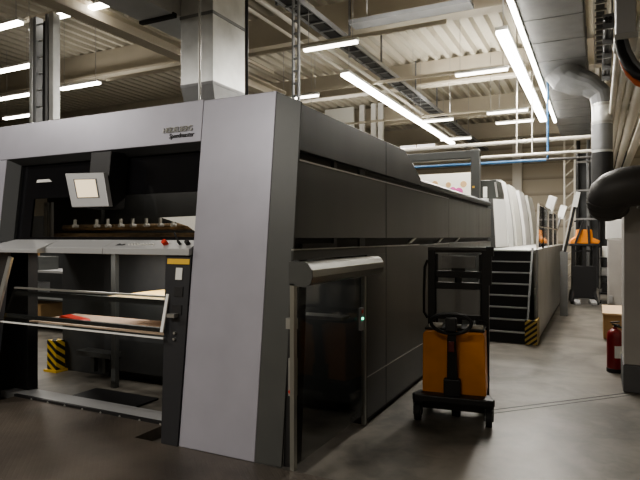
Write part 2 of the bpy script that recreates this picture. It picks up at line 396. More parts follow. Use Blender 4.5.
# black posts either side of the lower opening
for x0, x1, x0t in ((-3.225, -3.052, -3.33), (-5.80, -5.60, -5.80)):
    p = slab(x0, x1, .1, 1.64, .16, -.012, x0t, x1).build('inner_post', 'blackpost', R, .004)
    if x0 > -4:
        slab(-3.30, -3.062, 1.57, 1.615, .006, -.019).build('warning_label', 'yellowlabel', p)
        slab(-3.20, -3.13, 1.44, 1.54, .006, -.018).build('white_sticker', 'paper', p)
        slab(-3.20, -3.11, 1.30, 1.38, .006, -.018).build('push_button', 'black', p)
        slab(-3.21, -3.11, 1.15, 1.23, .006, -.018).build('switch_plate', 'black', p)
        MB().box(-3.22, -3.14, fy(1.16) - .07, fy(1.16) - .015, 1.13, 1.16).build('switch_lever', 'alu', p)
        for z in (1.0, .95): MB().cyl((-3.16, fy(z) - .03, z), (-3.16, fy(z) - .01, z), .012, 8).build('key_switch', 'alu', p)
# threshold: black kick strip with screws and a grey sill plate
th = B(-5.58, -3.52, 3.9, 3.93, .0, .125).build('threshold', 'black', R)
for i in range(8): MB().cyl((-5.3 + i*.25, 3.895, .105), (-5.3 + i*.25, 3.901, .105), .012, 6).build('screw', 'alu', th)
MB().prism([(3.93, .125), (4.2, .10), (4.2, .05), (3.93, .05)], 'x', -5.85, -3.3).build('sill_plate', 'shelf', R)
# side cheeks between frame and interior
B(-6.5, -5.63, 4.1, 4.22, 0, 1.64).build('inner_cheek', 'black', R)
# interior back panels
ip = B(-6.53, -5.66, 5.27, 5.33, 0, 2.5).build('back_panel', 'innerpanel', R, .004)
B(-5.655, -4.40, 5.18, 5.33, .12, 1.64).build('back_panel', 'innerpanel', R, .004)
B(-4.395, -2.13, 5.18, 5.33, .12, 2.5).build('back_panel', 'innerpanel', R, .004)
MB().box(-5.21, -5.14, 4.88, 4.94, 0, 1.64).build('inner_upright', 'grayframe', R)
mb = MB().box(-5.95, -5.35, 5.0, 5.2, .30, .36).box(-5.75, -5.69, 5.06, 5.12, .1, .3).box(-5.55, -5.5, 5.06, 5.12, .1, .3); mb.build('motor_bracket', 'grayframe', R)
B(-6.53, -2.13, 3.9, 5.33, 1.64, 1.69).build('inner_ceiling', 'black', R)
MB().box(-5.30, -4.35, 4.16, 4.75, .004, .02).build('oil_drip_tray', 'black', R)
# boards inside: stock pile swung in
B(-4.46, -3.1, 3.98, 4.95, 1.185, 1.2).build('feed_board', 'yboard', R)
B(-5.5, -3.4, 4.02, 4.62, .885, .9).build('sheet_board', 'pinkboard', R)
# acrylic guard hinged between the posts
gz0, gz1 = .955, 1.285
gy0, gy1 = fy(gz0) - .05, fy(gz1) + .0
gd = MB().hexa([(-5.36, gy0 - .004, gz0), (-3.25, gy0 - .004, gz0), (-3.25, gy0 + .004, gz0), (-5.36, gy0 + .004, gz0)],
               [(-5.28, gy1 - .004, gz1), (-3.28, gy1 - .004, gz1), (-3.28, gy1 + .004, gz1), (-5.28, gy1 + .004, gz1)]).build('guard_sheet', 'plexi', R)
MB().box(-5.36, -3.25, gy0 - .008, gy0 + .008, gz0 - .008, gz0 + .006).build('guard_lower_edge', 'white', gd)
MB().box(-5.28, -3.28, gy1 - .006, gy1 + .03, gz1 - .004, gz1 + .012).build('guard_upper_edge', 'alu', gd)
MB().box(-5.30, -3.28, gy1 + .03, gy1 + .06, gz1 - .075, gz1 - .03).build('guard_rail', 'black', gd)
MB().bar((-3.27, gy1 - .01, gz1 + .03), (-3.26, gy0 - .01, gz0 + .05), .03, .012).build('guard_side_edge', 'white', gd)
MB().box(-5.34, -3.28, gy0 + .03, gy0 + .07, gz0 + .04, gz0 + .075).build('guard_rail', 'black', gd)
st = MB().bar((-5.31, fy(1.6) - .05, 1.60), (-5.41, fy(1.05) - .07, 1.05), .055, .03).build('gas_strut', 'alu', R, .004)
MB().tube([(-5.41 + .045*math.cos(t), fy(1.0) - .08, .99 + .07*math.sin(t)) for t in [i*math.pi/6 for i in range(12)]], .008, 6, True).build('cable_loop', 'yellowlabel', R)
# interior left opening frame
B(-6.55, -6.50, 3.85, 4.0, 0, 2.5).build('side_jamb', 'black', R)
# ---- right hand side
SX = -1.98
SU = -2.09
def U(z): return 1.8 + (z - 1.8)*1.0556
def UY(y): return y*1.0556
def upper(z0, z1, y1):   # first panel: its front edge follows the leaning corner post
    return MB().hexa([(SU - .3, fy(z0) + .02, z0), (SU, fy(z0) + .02, z0), (SU, y1, z0), (SU - .3, y1, z0)], [(SU - .3, fy(z1) + .02, z1), (SU, fy(z1) + .02, z1), (SU, y1, z1), (SU - .3, y1, z1)])
upper(U(2.445), U(2.795), UY(5.535)).build('hood_panel', 'panel2', R, .004)
MB().prism([(UY(5.545), U(2.445)), (UY(6.82), U(2.445)), (UY(6.82), U(2.53)), (UY(6.18), U(2.795)), (UY(5.545), U(2.795))], 'x', SU - .4, SU).build('hood_panel', 'panel2', R, .004)
B(-6.5, SU - .4, 4.1, UY(6.2), 2.58, U(2.795)).build('hood_top', 'panel2', R)
B(SU - .2, SU - .06, fy(2.45) + .03, UY(11.9), U(2.375), U(2.445)).build('shadow_groove', 'groove', R)
MB().prism([(SU - .3, U(2.44)), (SU - .01, U(2.44)), (SU, U(2.46)), (SU, U(2.50)), (SU - .03, U(2.53)), (SU - .3, U(2.53))], 'y', UY(6.83), UY(11.93)).build('top_rail', 'panel2', R)
B(SU - .06, SU + .004, fy(2.41) + .03, UY(5.535), U(2.365), U(2.376)).build('trim_strip', 'strip', R)
B(SU - .06, SU + .004, UY(5.545), UY(8.28), U(2.365), U(2.376)).build('trim_strip', 'strip', R)
B(SU - .06, SU + .002, UY(8.30), UY(11.93), U(2.365), U(2.377)).build('trim_strip', 'panel', R)
upper(U(1.79), U(2.365), UY(5.535)).build('side_panel', 'panel', R, .003)
for a, b in ((5.545, 8.28), (8.29, 10.62), (10.63, 11.93)): B(SU - .3, SU, UY(a), UY(b), U(1.79), U(2.365)).build('side_panel', 'panel', R, .003)
B(SU - .2, SU - .05, fy(1.75) + .03, UY(11.9), 1.70, U(1.79)).build('shadow_groove', 'groove', R)
for a in (6.4, 7.75, 8.85): MB().prism([(UY(a), 1.722), (UY(a + .12), 1.722), (UY(a + .34), 1.785), (UY(a + .22), 1.785)], 'x', SU - .05, SU - .03).build('groove_clip', 'alurail', R)
for a, b in ((3.56, 5.535), (5.545, 6.75), (7.4, 8.3)): B(-2.0, SX + .004, a, b, 1.702, 1.711).build('trim_strip', 'alurail', R)
B(-2.1, SX + .002, 8.31, 11.93, 1.699, 1.712).build('trim_strip', 'panel', R)
B(-2.0, SX, 3.556, 5.535, 1.63, 1.698).build('door_header', 'panel', R, .003)
B(-2.1, SX, 5.0, 5.535, .06, 1.63).build('side_panel', 'panel', R, .003)
for a, b in ((5.545, 8.28), (8.29, 10.62), (10.63, 11.93)): B(-2.1, SX, a, b, .06, 1.698).build('side_panel', 'panel', R, .003)
B(-2.15, SX - .03, 5.0, 11.9, 0, .06).build('kick_plate', 'groove', R)
B(SX - .004, SX + .005, 5.0, 6.9, .455, .463).build('lower_trim_line', 'alurail', R)
# dark body behind
B(-6.5, -2.15, 5.34, 12.5, 0, 2.44).build('body', 'panel', R)
B(-6.5, -2.35, 6.3, 12.5, 2.44, 2.55).build('body_top', 'panel2', R)
# glazed side door with aluminium jambs and a roller box above
dg = B(SX - .015, SX - .007, 3.60, 4.93, .12, 1.46).build('door_pane', 'doorglass', R)
B(SX - .03, SX + .005, 3.555, 3.60, .1, 1.46).build('door_jamb', 'alurail', R)
B(SX - .03, SX + .005, 4.93, 4.975, .02, 1.46).build('door_jamb', 'alurail', R)
B(SX - .02, SX, 3.60, 4.93, 1.43, 1.46).build('door_jamb', 'alurail', R)
rb = MB().prism([(-2.02, 1.455), (-1.89, 1.445), (-1.85, 1.465), (-1.835, 1.51), (-1.84, 1.56), (-1.865, 1.60), (-1.90, 1.615), (-2.02, 1.615)], 'y', 3.57, 5.08).build('roller_box', 'alurail', R, .003)
MB().prism([(-2.02, 1.45), (-1.89, 1.438), (-1.843, 1.462), (-1.826, 1.51), (-1.832, 1.565), (-1.862, 1.607), (-1.90, 1.622), (-2.02, 1.622)], 'y', 3.555, 3.57).build('roller_box_end_cap', 'grayframe', rb)
sl_ = B(SX - .012, SX + .014, 4.82, 4.88, .93, 1.14).build('door_status_unit', 'coverdark', R)
B(SX + .013, SX + .02, 4.83, 4.87, 1.03, 1.05).build('status_light', 'green', sl_)
B(SX + .013, SX + .017, 4.83, 4.87, 1.09, 1.12).build('red_lens', 'redplastic', sl_)
# black gap post between corner post and door with small hardware
gp = MB().hexa([(-2.09, 3.60, .1), (-2.02, 3.60, .1), (-2.02, 3.75, .1), (-2.09, 3.75, .1)], [(-2.09, 3.72, 1.64), (-2.02, 3.72, 1.64), (-2.02, 3.85, 1.64), (-2.09, 3.85, 1.64)]).build('gap_post', 'black', R)
MB().box(-2.06, -2.0, 3.62, 3.66, .62, .9).build('light_curtain', 'alu', gp)
MB().cyl((-2.03, 3.61, .66), (-2.03, 3.59, .66), .014, 8).build('stop_button', 'redplastic', gp)
MB().box(-2.07, -1.99, 3.60, 3.64, 1.12, 1.2).build('bracket', 'alu', gp)
B(-2.9, -2.05, 4.55, 4.75, 1.05, 1.08).build('inner_shelf_rail', 'alu', R)
# lettering on the top beam
def text(body, x, z, size, m, parent, shear=0, ext=.003, bold=0, fn=fy):
    c = bpy.data.curves.new('lettering', 'FONT'); c.body = body; c.size = size; c.extrude = ext; c.shear = shear; c.offset = bold
    c.align_x = 'LEFT'; c.materials.append(M[m])
    o = bpy.data.objects.new('lettering', c); COL.objects.link(o); o.parent = parent
    w = Vector((x, fn(z) - .003, z)); pw = WORLD[parent.name].inverted() @ w
    me = bpy.data.meshes.new_from_object(o); bpy.data.objects.remove(o); o = bpy.data.objects.new('lettering', me); COL.objects.link(o); o.parent = parent
    o.location = pw; o.rotation_euler = (math.radians(90) - math.atan(K), 0, 0)
    return o
t1 = text('HEIDELBERG', -3.475, 2.725, .068, 'alurail', R, 0, .006)
t1.name = 'brand_lettering'
t1.scale.x = .86
t2 = text('Speedmaster', -3.405, 2.672, .06, 'black', R, .2, .003, 0); t2.name = 'model_lettering'; t2.scale.x = .88

# red wedge lying on the lower board inside
MB().prism([(-5.22, .901), (-4.86, .901), (-4.89, .925), (-5.18, .955)], 'y', 4.15, 4.28).build('red_tray', 'redplastic')
tag(bpy.data.objects['red_tray'], 'small red tray lying on the plywood board behind the acrylic guard', 'tray')

# ================================================================= things seen through the press opening, to its left
t = thing('hazard_post', (-6.53, 5.15, 0), 'yellow and black striped corner guard seen inside the press opening', 'safety guard')
B(-6.62, -6.44, 5.10, 5.24, .02, .42).build('striped_face', 'hazard', t, .006)
B(-6.65, -6.41, 5.07, 5.26, 0, .03).build('foot_plate', 'yellowlabel', t)
t = thing('storage_rack', (-9.6, 7.4, 0), 'metal storage rack with cartons seen through the press opening', 'rack')
for x in (-10.9, -8.9):
    for y in (7.2, 7.8): B(x, x + .06, y, y + .06, 0, 1.75).build('upright', 'coverdark', t)
for z in (.12, .62, 1.12): B(-10.9, -8.84, 7.2, 7.86, z, z + .04).build('shelf_board', 'coverdark', t)
def carton(nm, x0, x1, y0, y1, z0, z1, m, label):
    o = B(x0, x1, y0, y1, z0, z1).build(nm, m, None, .008); MBt = None
    return tag(o, label, 'box')
carton('white_carton', -10.15, -9.65, 7.25, 7.7, 1.16, 1.42, 'grayframe', 'dull grey carton on the upper shelf of the rack behind the press')
carton('brown_carton', -10.6, -10.2, 7.25, 7.7, 1.16, 1.62, 'card', 'brown carton on the upper shelf beside the grey carton')
carton('paper_stack', -10.3, -9.9, 7.25, 7.7, .66, .9, 'shelf', 'stack of pale paper on the middle shelf of the rack')
carton('low_carton', -10.4, -9.6, 7.25, 7.75, .16, .5, 'card', 'brown carton on the lowest shelf of the rack')
B(-13, -7.9, 9.0, 9.4, 0, 2.3).build('machine_cabinet', 'innerpanel'); tag(bpy.data.objects['machine_cabinet'], 'dark machine cabinet standing beyond the storage rack', 'cabinet')

# ================================================================= PRINTING UNITS beyond
def cover_profile(z0, z1, xo, lean, n=8):
    pts = []
    for i in range(n + 1):
        f = i/n; pts.append((xo - lean*f**1.7, z0 + (z1 - z0)*f))
    return pts
PU = [(14.16, 15.0), (15.63, 16.8), (17.68, 19.0), (19.97, 21.5)]
def make_unit(i, y0, y1):
    names = ['first tall printing unit with white curved cover, next to the low white cover', 'second white curved printing unit cover from the stairs', 'third white curved printing unit cover from the stairs', 'farthest white curved printing unit cover']
    t = thing('printing_unit', (-3.6, y0, 0), names[i], 'printing unit', 'row of printing units')
    p = cover_profile(1.56, 3.2, -1.93, .2)
    MB().prism(p + [(-5.6, 3.18), (-5.6, 1.56)], 'y', y0, y1).build('curved_cover', 'offwhite' if i % 2 else 'white', t)
    q = [(a - .05, b) for a, b in p[:-1]] + [(p[-1][0] - .05, 3.12)]
    MB().prism(q + [(-5.55, 3.14), (-5.55, 1.56)], 'y', y1 + .002, y1 + .6).build('joint_panel', 'coverdark', t)
    B(-5.5, -2.0, y0, y1 + .57, 0, 1.555).build('base_frame', 'panel', t)
    MB().box(-1.99, -1.95, y0 + .2, y1 - .2, 1.565, 1.63).build('cover_foot', 'black', t)
    return t
for i, (a, b) in enumerate(PU): make_unit(i, a, b)
# the dark end box and the low white cover that precede them
t = thing('printing_unit', (-3.6, 13.0, 0), 'dark grey printing unit end box with pale labels above the stair top', 'printing unit', 'row of printing units')
B(-5.4, -2.02, 12.55, 13.98, 0, 1.55).build('base_frame', 'panel', t)
MB().prism([(-2.2, 1.56), (-2.2, 2.68), (-2.04, 2.72), (-2.04, 2.84), (-2.10, 3.12), (-5.4, 3.12), (-5.4, 1.56)], 'y', 13.4, 14.15).build('end_box', 'panel', t, .01)
B(-2.40, -2.31, 13.385, 13.4, 2.72, 2.97).build('pale_label', 'paper', t)
MB().bar((-2.08, 13.39, 2.72), (-2.13, 13.39, 3.07), .04, .02).build('edge_strip', 'alu', t)
B(-2.42, -2.2, 12.7, 12.93, 2.60, 2.66).build('side_tray', 'white', t)
MB().hexa([(-2.26, 13.0, 1.56), (-2.04, 13.0, 1.56), (-1.95, 14.12, 1.56), (-2.26, 14.12, 1.56)], [(-2.26, 13.0, 2.66), (-2.10, 13.0, 2.66), (-2.0, 14.12, 2.70), (-2.26, 14.12, 2.70)]).build('low_cover', 'white', t, .01)
MB().hexa([(-2.26, 12.94, 1.56), (-2.05, 12.94, 1.56), (-2.05, 12.995, 1.56), (-2.26, 12.995, 1.56)], [(-2.26, 12.94, 2.66), (-2.11, 12.94, 2.66), (-2.11, 12.995, 2.66), (-2.26, 12.995, 2.66)]).build('low_cover_side', 'grayframe', t)

# ================================================================= STAIRS, WALKWAY, RAIL
t = thing('access_stairs', (-1.5, 10, 0), 'steep black metal stairs with pale nosings up to the press walkway', 'stairs')
NS = 8; rise = 1.555/NS; ya, yb = 9.95, 10.9; run = (yb - ya)/NS
for i in range(NS):
    y = ya + i*run; z = (i + 1)*rise
    tr = B(-1.92, -1.09, y, y + run + .03, z - rise + .002, z).build('tread', 'black', t)
    B(-1.92, -1.09, y - .012, y + .006, z - .02, z + .004).build('nosing', 'shelf', tr)
for x0, x1 in ((-1.955, -1.925), (-1.085, -1.05)):
    MB().prism([(ya - .02, 0), (yb, 0), (yb, 1.60), (yb - .06, 1.60), (ya - .02, .2)], 'x', x0, x1).build('stringer', 'grayframe', t)
t = thing('press_walkway', (-1.4, 14, 0), 'raised walkway with brushed grey side panels along the printing units', 'walkway')
B(-1.92, -.93, 10.92, 19.9, 1.5, 1.56).build('deck', 'alu', t)
for i in range(6):
    B(-.965, -.92, 10.32 + i*1.6, 10.32 + (i + 1)*1.6 - .012, .03, 1.585).build('side_panel', 'galvside', t, .003)
B(-.97, -.93, 10.32, 19.92, 0, .03).build('skirting', 'black', t)
# railing on the walkway
t = thing('guard_railing', (-1.0, 14, 1.56), 'glazed guard railing with pale posts on top of the walkway', 'railing')
for i, y in enumerate((11.0, 12.2, 13.5, 15.0, 16.6)):
    MB().bar((-1.0, y, 1.56), (-1.0, y + (.25 if i == 0 else 0), 2.42), .035, .035).build('post', 'cream' if i != 1 else 'black', t)
MB().bar((-1.0, 11.25, 2.42), (-1.0, 16.6, 2.42), .03, .03).build('top_rail', 'cream', t)
MB().bar((-1.0, 11.1, 2.0), (-1.0, 16.6, 2.0), .02, .02).build('mid_rail', 'cream', t)
B(-1.005, -.995, 11.2, 16.6, 1.6, 2.4).build('glass_panel', 'railglass', t)
# tilted white unit consoles
def console(loc, sz, label):
    t = thing('tilted_console', loc, label, 'console')
    mx = Matrix.Translation(loc) @ Matrix.Rotation(math.radians(-22), 4, 'Z') @ Matrix.Rotation(math.radians(18), 4, 'Y')
    MB().box(-sz*.24, sz*.24, -.03, .03, .85, .85 + sz*.95, mx).build('panel', 'white', t, .006)
    MB().box(-.03, .03, -.03, .03, 0, .9, mx).build('stem', 'coverdark', t)
console((-1.29, 14.3, 1.56), .42, 'tilted white console panel standing nearest on the walkway')
console((-1.27, 18.6, 1.56), .42, 'smaller tilted white console panel farther along the walkway')
MB().bar((-.68, 14.0, 1.45), (-.42, 14.0, 2.75), .05, .05).build('leaning_pole', 'black')
o = bpy.data.objects['leaning_pole']; tag(o, 'dark leaning boom with white tip beside the far lift truck', 'boom')
MB().bar((-.465, 13.97, 2.48), (-.40, 13.97, 2.82), .09, .06).build('tip_cover', 'white', o)
MB().bar((-.72, 13.97, 1.5), (-.47, 13.97, 2.75), .022, .05).build('edge_strip', 'white', o)
B(-.78, -.62, 13.9, 14.1, 0, 1.46).build('base_post', 'galvdark', o)
# hazard guards at the stair foot
t = thing('hazard_post', (-1.03, 9.9, 0), 'yellow and black striped corner guard at the foot of the stairs', 'safety guard')
B(-1.09, -.90, 9.86, 9.90, .01, .42).build('striped_face', 'hazard2', t)
B(-.935, -.90, 9.90, 10.3, .01, .42).build('striped_return', 'hazard2', t)

# sheet printed bright, gantry arm over the press
t = thing('gantry_arm', (-2.25, 11.5, 2.53), 'dark grey square gantry arm bridging over the press', 'gantry')
B(-2.29, -2.12, 11.4, 11.58, 2.575, 3.56).build('post', 'grayframe', t, .02)
B(-4.6, -2.12, 11.41, 11.57, 3.38, 3.55).build('crossbar', 'grayframe', t, .02)
B(-2.25, -2.21, 11.385, 11.4, 2.78, 2.82).build('indicator', 'yellowlabel', t)
t = thing('printed_banner', (-3.6, 12.3, 2.5), 'bright white banner with pink flower print standing above the press', 'banner')
B(-3.75, -2.45, 12.3, 12.34, 2.56, 3.2).build('sheet', 'poster', t)
for dx, dz_, r_, m_ in ((-2.72, 2.79, .09, 'pinkprint'), (-2.85, 2.83, .07, 'pinkprint'), (-2.62, 2.95, .07, 'goldprint'), (-2.95, 2.95, .06, 'goldprint'), (-3.25, 2.98, .07, 'goldprint')):
    MB().cyl((dx, 12.294, dz_), (dx, 12.30, dz_), r_, 14).build('print_patch', m_, t)
B(-3.75, -2.45, 12.345, 12.4, 2.56, 3.18).build('backing', 'black', t)
t = thing('ink_reservoir', (-4.0, 11.9, 2.5), 'dark small machine head with cable on top of the press', 'machine part')
MB().box(-3.95, -3.72, 11.8, 12.0, 2.53, 3.15).cyl((-3.83, 11.75, 3.2), (-3.83, 12.05, 3.2), .12, 14).build('head', 'black', t)
MB().tube([(-4.4, 11.6, 3.25), (-4.2, 11.65, 3.05), (-4.0, 11.75, 2.9)], .025, 6).build('hose', 'white', t)

# ================================================================= PALLET STACKER (near)
t = thing('pallet_stacker', (-1.25, 5.36, 0), 'orange and black pallet stacker standing in the aisle beside the press', 'pallet stacker', None, math.radians(7))
def L(mb, name, m, parent=t, **k): return mb.build(name, m, parent, world=False, **k)
L(MB().prism([(-.305, .25), (.305, .25), (.29, .84), (.27, .87), (-.27, .87), (-.30, .84)], 'y', .14, .52), 'body_cover', 'orange', bevel=.012)
L(MB().box(-.29, .29, .18, .5, .87, .895), 'top_deck', 'black', bevel=.01)
L(MB().box(-.25, -.12, .2, .32, .895, .93), 'gauge_block', 'cream', bevel=.005)
L(MB().box(.12, .27, .2, .32, .895, .925), 'gauge_block', 'cream', bevel=.005)
L(MB().box(-.08, .06, .22, .34, .895, .92), 'control_block', 'coverdark', bevel=.005)
L(MB().prism([(-.37, .0), (.37, .0), (.39, .05), (.34, .2), (-.34, .2), (-.39, .05)], 'z', .195, .265), 'bumper', 'black', bevel=.012)
L(MB().box(-.30, .30, .14, .5, .10, .25), 'chassis', 'black')
for sx, nm in ((-1, 'caster'), (1, 'caster')):
    c = L(MB().cyl((sx*.335 - .028, .06, .085), (sx*.335 + .028, .06, .085), .085, 18), nm, 'rubber', smooth=True)
    L(MB().cyl((sx*.335 - .033, .06, .085), (sx*.335 + .033, .06, .085), .04, 12), 'hub', 'alu', parent=c)
    L(MB().box(sx*.335 - .045, sx*.335 + .045, .03, .12, .175, .2).box(sx*.335 - .043, sx*.335 - .033, .03, .10, .06, .18).box(sx*.335 + .033, sx*.335 + .043, .03, .10, .06, .18), 'fork_bracket', 'black', parent=c)
L(MB().cyl((-.03, .3, .07), (.05, .3, .07), .07, 16), 'drive_wheel', 'rubber')
# mast
mst = MB()
for sx in (-1, 1): mst.box(sx*.275 - .038, sx*.275 + .038, .56, .66, .06, 1.66)
L(mst, 'mast_upright', 'black', bevel=.006)
im = MB()
for sx in (-1, 1): im.box(sx*.225 - .014, sx*.225 + .014, .60, .66, .1, 1.62)
L(im, 'inner_mast', 'black')
L(MB().cyl((-.315, .60, 1.665), (.345, .60, 1.665), .03, 12), 'mast_top_bar', 'hose', smooth=True)
for z0, z1 in ((1.37, 1.44), (1.25, 1.32), (.93, .98)): L(MB().box(-.27, .27, .57, .63, z0, z1), 'mast_crossbar', 'black', bevel=.004)
L(MB().cyl((0, .62, .1), (0, .62, 1.37), .04, 12), 'lift_cylinder', 'black', smooth=True)
L(MB().box(-.07, .07, .6, .66, 1.44, 1.60).bar((-.16, .6, 1.60), (-.06, .6, 1.47), .012, .012), 'chain_head', 'black')
L(MB().box(-.175, .175, .59, .60, 1.47, 1.60), 'upper_pane', 'meshpane')
L(MB().box(-.225, .225, .575, .58, .98, 1.26), 'guard_pane', 'meshpane')
L(MB().tube([(-.32, .58, 1.55), (-.345, .55, 1.48), (-.35, .53, 1.2), (-.35, .53, 1.0), (-.32, .56, .94)], .014, 8), 'hydraulic_hose', 'black', smooth=True)
L(MB().box(.285, .36, .54, .6, 1.60, 1.70).box(.30, .34, .55, .59, 1.3, 1.6), 'cable_guide', 'black')
# tiller
L(MB().box(-.09, .07, .06, .16, .24, .42), 'tiller_base', 'black', bevel=.01)
L(MB().hexa([(-.06, .08, .36), (.045, .08, .36), (.045, .14, .36), (-.06, .14, .36)], [(-.045, .0, .98), (.03, .0, .98), (.03, .05, .98), (-.045, .05, .98)]), 'tiller_arm', 'black', bevel=.008)
hd = L(MB().tube([(-.01 + .19*math.cos(a), -.02 - .02*math.sin(a), .985 + (.085 if math.sin(a) > 0 else .11)*math.sin(a)) for a in [2*math.pi*i/20 for i in range(20)]], .018, 8, True), 'tiller_handle', 'black', smooth=True)
L(MB().box(-.06, .045, -.05, .03, .90, 1.03), 'tiller_head', 'black', parent=hd, bevel=.01)
L(MB().box(-.035, .02, -.012, .01, .70, .80), 'emergency_button', mat('dim_red', (.12, .02, .02), .4), bevel=.004)
L(MB().tube([(.20, .50, .92), (.22, .42, .95), (.3, .5, .93)], .01, 6), 'wiring', 'black')
for sx in (-1, 1): L(MB().box(sx*.2 - .07, sx*.2 + .07, .66, 1.0, .04, .10), 'fork', 'black', bevel=.008)
for sx in (-1, 1): L(MB().cyl((sx*.2 - .04, .92, .04), (sx*.2 + .04, .92, .04), .04, 12), 'load_roller', 'rubber')

# ================================================================= FAR LIFT TRUCK
t = thing('lift_truck', (-.33, 16.6, 0), 'orange and black lift truck parked far down the aisle', 'lift truck', None, math.radians(8))
L(MB().box(-.30, .30, .0, .25, .16, 1.02), 'lower_panel', 'black', parent=t, bevel=.01)
for sx in (-1, 0, 1): L(MB().box(sx*.26 - .045, sx*.26 + .045, .0, .14, 1.02, 1.56), 'mast_upright', 'black', parent=t)
L(MB().box(-.3, .3, .05, .08, 1.40, 1.45), 'mast_crossbar', 'black', parent=t)
L(MB().box(-.3, .3, .10, .11, 1.02, 1.56), 'guard_pane', 'railglass', parent=t)
L(MB().box(-.37, .37, -.05, .5, 1.56, 1.62), 'platform_plate', 'black', parent=t, bevel=.01)
L(MB().prism([(-.34, 1.62), (.36, 1.62), (.40, 1.70), (.22, 1.78), (.20, 2.0), (-.16, 2.0), (-.18, 1.82), (-.32, 1.72)], 'y', .05, .45), 'orange_hood', 'orange2', parent=t, bevel=.02)
L(MB().bar((-.22, 0, 1.62), (-.02, 0, 2.22), .05, .05).bar((.12, 0, 1.62), (.10, 0, 2.1), .05, .05).bar((-.25, 0, 2.22), (.0, 0, 2.25), .04, .04), 'control_lever', 'black', parent=t)
for sx in (-1, 1):
    L(MB().hexa([(sx*.2 - .07, -.35, .02), (sx*.2 + .07, -.35, .02), (sx*.2 + .07, .2, .02), (sx*.2 - .07, .2, .02)], [(sx*.2 - .07, -.35, .08), (sx*.2 + .07, -.35, .08), (sx*.2 + .07, .2, .16), (sx*.2 - .07, .2, .16)]), 'fork', 'coverdark', parent=t)
    L(MB().hexa([(sx*.3 - .04, -.1, .05), (sx*.3 + .04 , -.1, .05), (sx*.3 + .04, .5, .05), (sx*.3 - .04, .5, .05)], [(sx*.27 - .04, -.02, .34), (sx*.27 + .02, -.02, .34), (sx*.27 + .02, .5, .34), (sx*.27 - .04, .5, .34)]), 'straddle_leg', 'black', parent=t)
    L(MB().cyl((sx*.3 - .04, -.05, .06), (sx*.3 + .04, -.05, .06), .06, 12), 'wheel', 'rubber', parent=t)

# ================================================================= RIGHT SIDE : extinguisher, carton, white cabinet, pallet truck bits
t = thing('fire_extinguisher', (.205, 8.45, 0), 'red fire extinguisher standing on the floor against the column', 'fire extinguisher')
MB().lathe([(.085, 0), (.098, .02), (.10, .05), (.10, .48), (.092, .53), (.06, .565), (.03, .58), (.03, .60)], (.205, 8.45, 0), 24).build('cylinder', 'red', t, smooth=True)
MB().lathe([(.099, .0), (.104, .005), (.104, .05), (.099, .055)], (.205, 8.45, .0), 24).build('base_ring', 'black', t, smooth=True)
MB().box(.19, .22, 8.43, 8.47, .60, .64).bar((.15, 8.45, .655), (.26, 8.43, .675), .03, .016).bar((.17, 8.45, .635), (.26, 8.43, .63), .03, .014).build('valve_handle', 'black', t)
MB().tube([(.225, 8.42, .62), (.29, 8.37, .60), (.31, 8.355, .5), (.305, 8.36, .3)], .014, 8).build('hose', 'black', t, smooth=True)
mb = MB()
for i in range(6):
    a0, a1 = [math.radians(-95 + 14*(i + q)) for q in (0, 1)]
    p = [(.205 + .1015*math.cos(a), 8.45 + .1015*math.sin(a)) for a in (a0, a1)]
    v = [mb.bm.verts.new((p[0][0], p[0][1], .20)), mb.bm.verts.new((p[1][0], p[1][1], .20)), mb.bm.verts.new((p[1][0], p[1][1], .36)), mb.bm.verts.new((p[0][0], p[0][1], .36))]
    mb.bm.faces.new(v)
mb.build('paper_label', 'paper', t)
t = thing('cardboard_box', (.4, 11.5, 0), 'brown cardboard box with a lid tinted as lit beyond the fire extinguisher', 'box')
B(.085, .8, 11.0, 12.3, .02, .44).build('carton_body', 'card', t, .006)
B(.07, .81, 10.98, 12.32, .44, .47).build('lid', 'cardlit', t, .004)  # lid colour carries the light falling on the box top
t = thing('wall_cabinet', (.35, 14.6, 1.75), 'bright white box standing on top of the far pillar', 'cabinet')
B(.16, .56, 14.42, 14.9, 1.75, 2.2).build('case', 'white', t, .01)
B(.18, .54, 14.41, 14.42, 1.77, 2.18).build('door', 'white', t)
B(.22, .30, 14.35, 14.4, .30, .46).build('power_socket', 'coverdark'); tag(bpy.data.objects['power_socket'], 'grey power socket low on the far column', 'socket')
t = thing('service_trolley', (.1, 17.2, 0), 'dark cluttered service trolley beside the far lift truck', 'trolley')
for z in (.25, .7, 1.2): B(.02, .6, 16.9, 17.7, z, z + .05).build('shelf', 'black', t)
for x in (.02, .56):
    for y in (16.9, 17.66): B(x, x + .04, y, y + .04, .05, 1.5).build('upright', 'coverdark', t)
for x in (.06, .56): MB().cyl((x - .02, 16.95, .05), (x + .02, 16.95, .05), .05, 10).build('wheel', 'rubber', t)
for (x, z, w, h_, m_, lb) in ((.08, .75, .2, .22, 'coverdark', 'grey box on the middle shelf of the trolley'), (.3, .75, .2, .16, 'yellowlabel', 'yellow box on the middle shelf of the trolley'), (.1, 1.25, .3, .3, 'paper', 'white box on the top shelf of the trolley'), (.1, .3, .34, .25, 'black', 'black box on the lowest shelf of the trolley')):
    tag(B(x, x + w, 17.0, 17.3, z, z + h_).build('parts_box', m_, None, .006), lb, 'box')

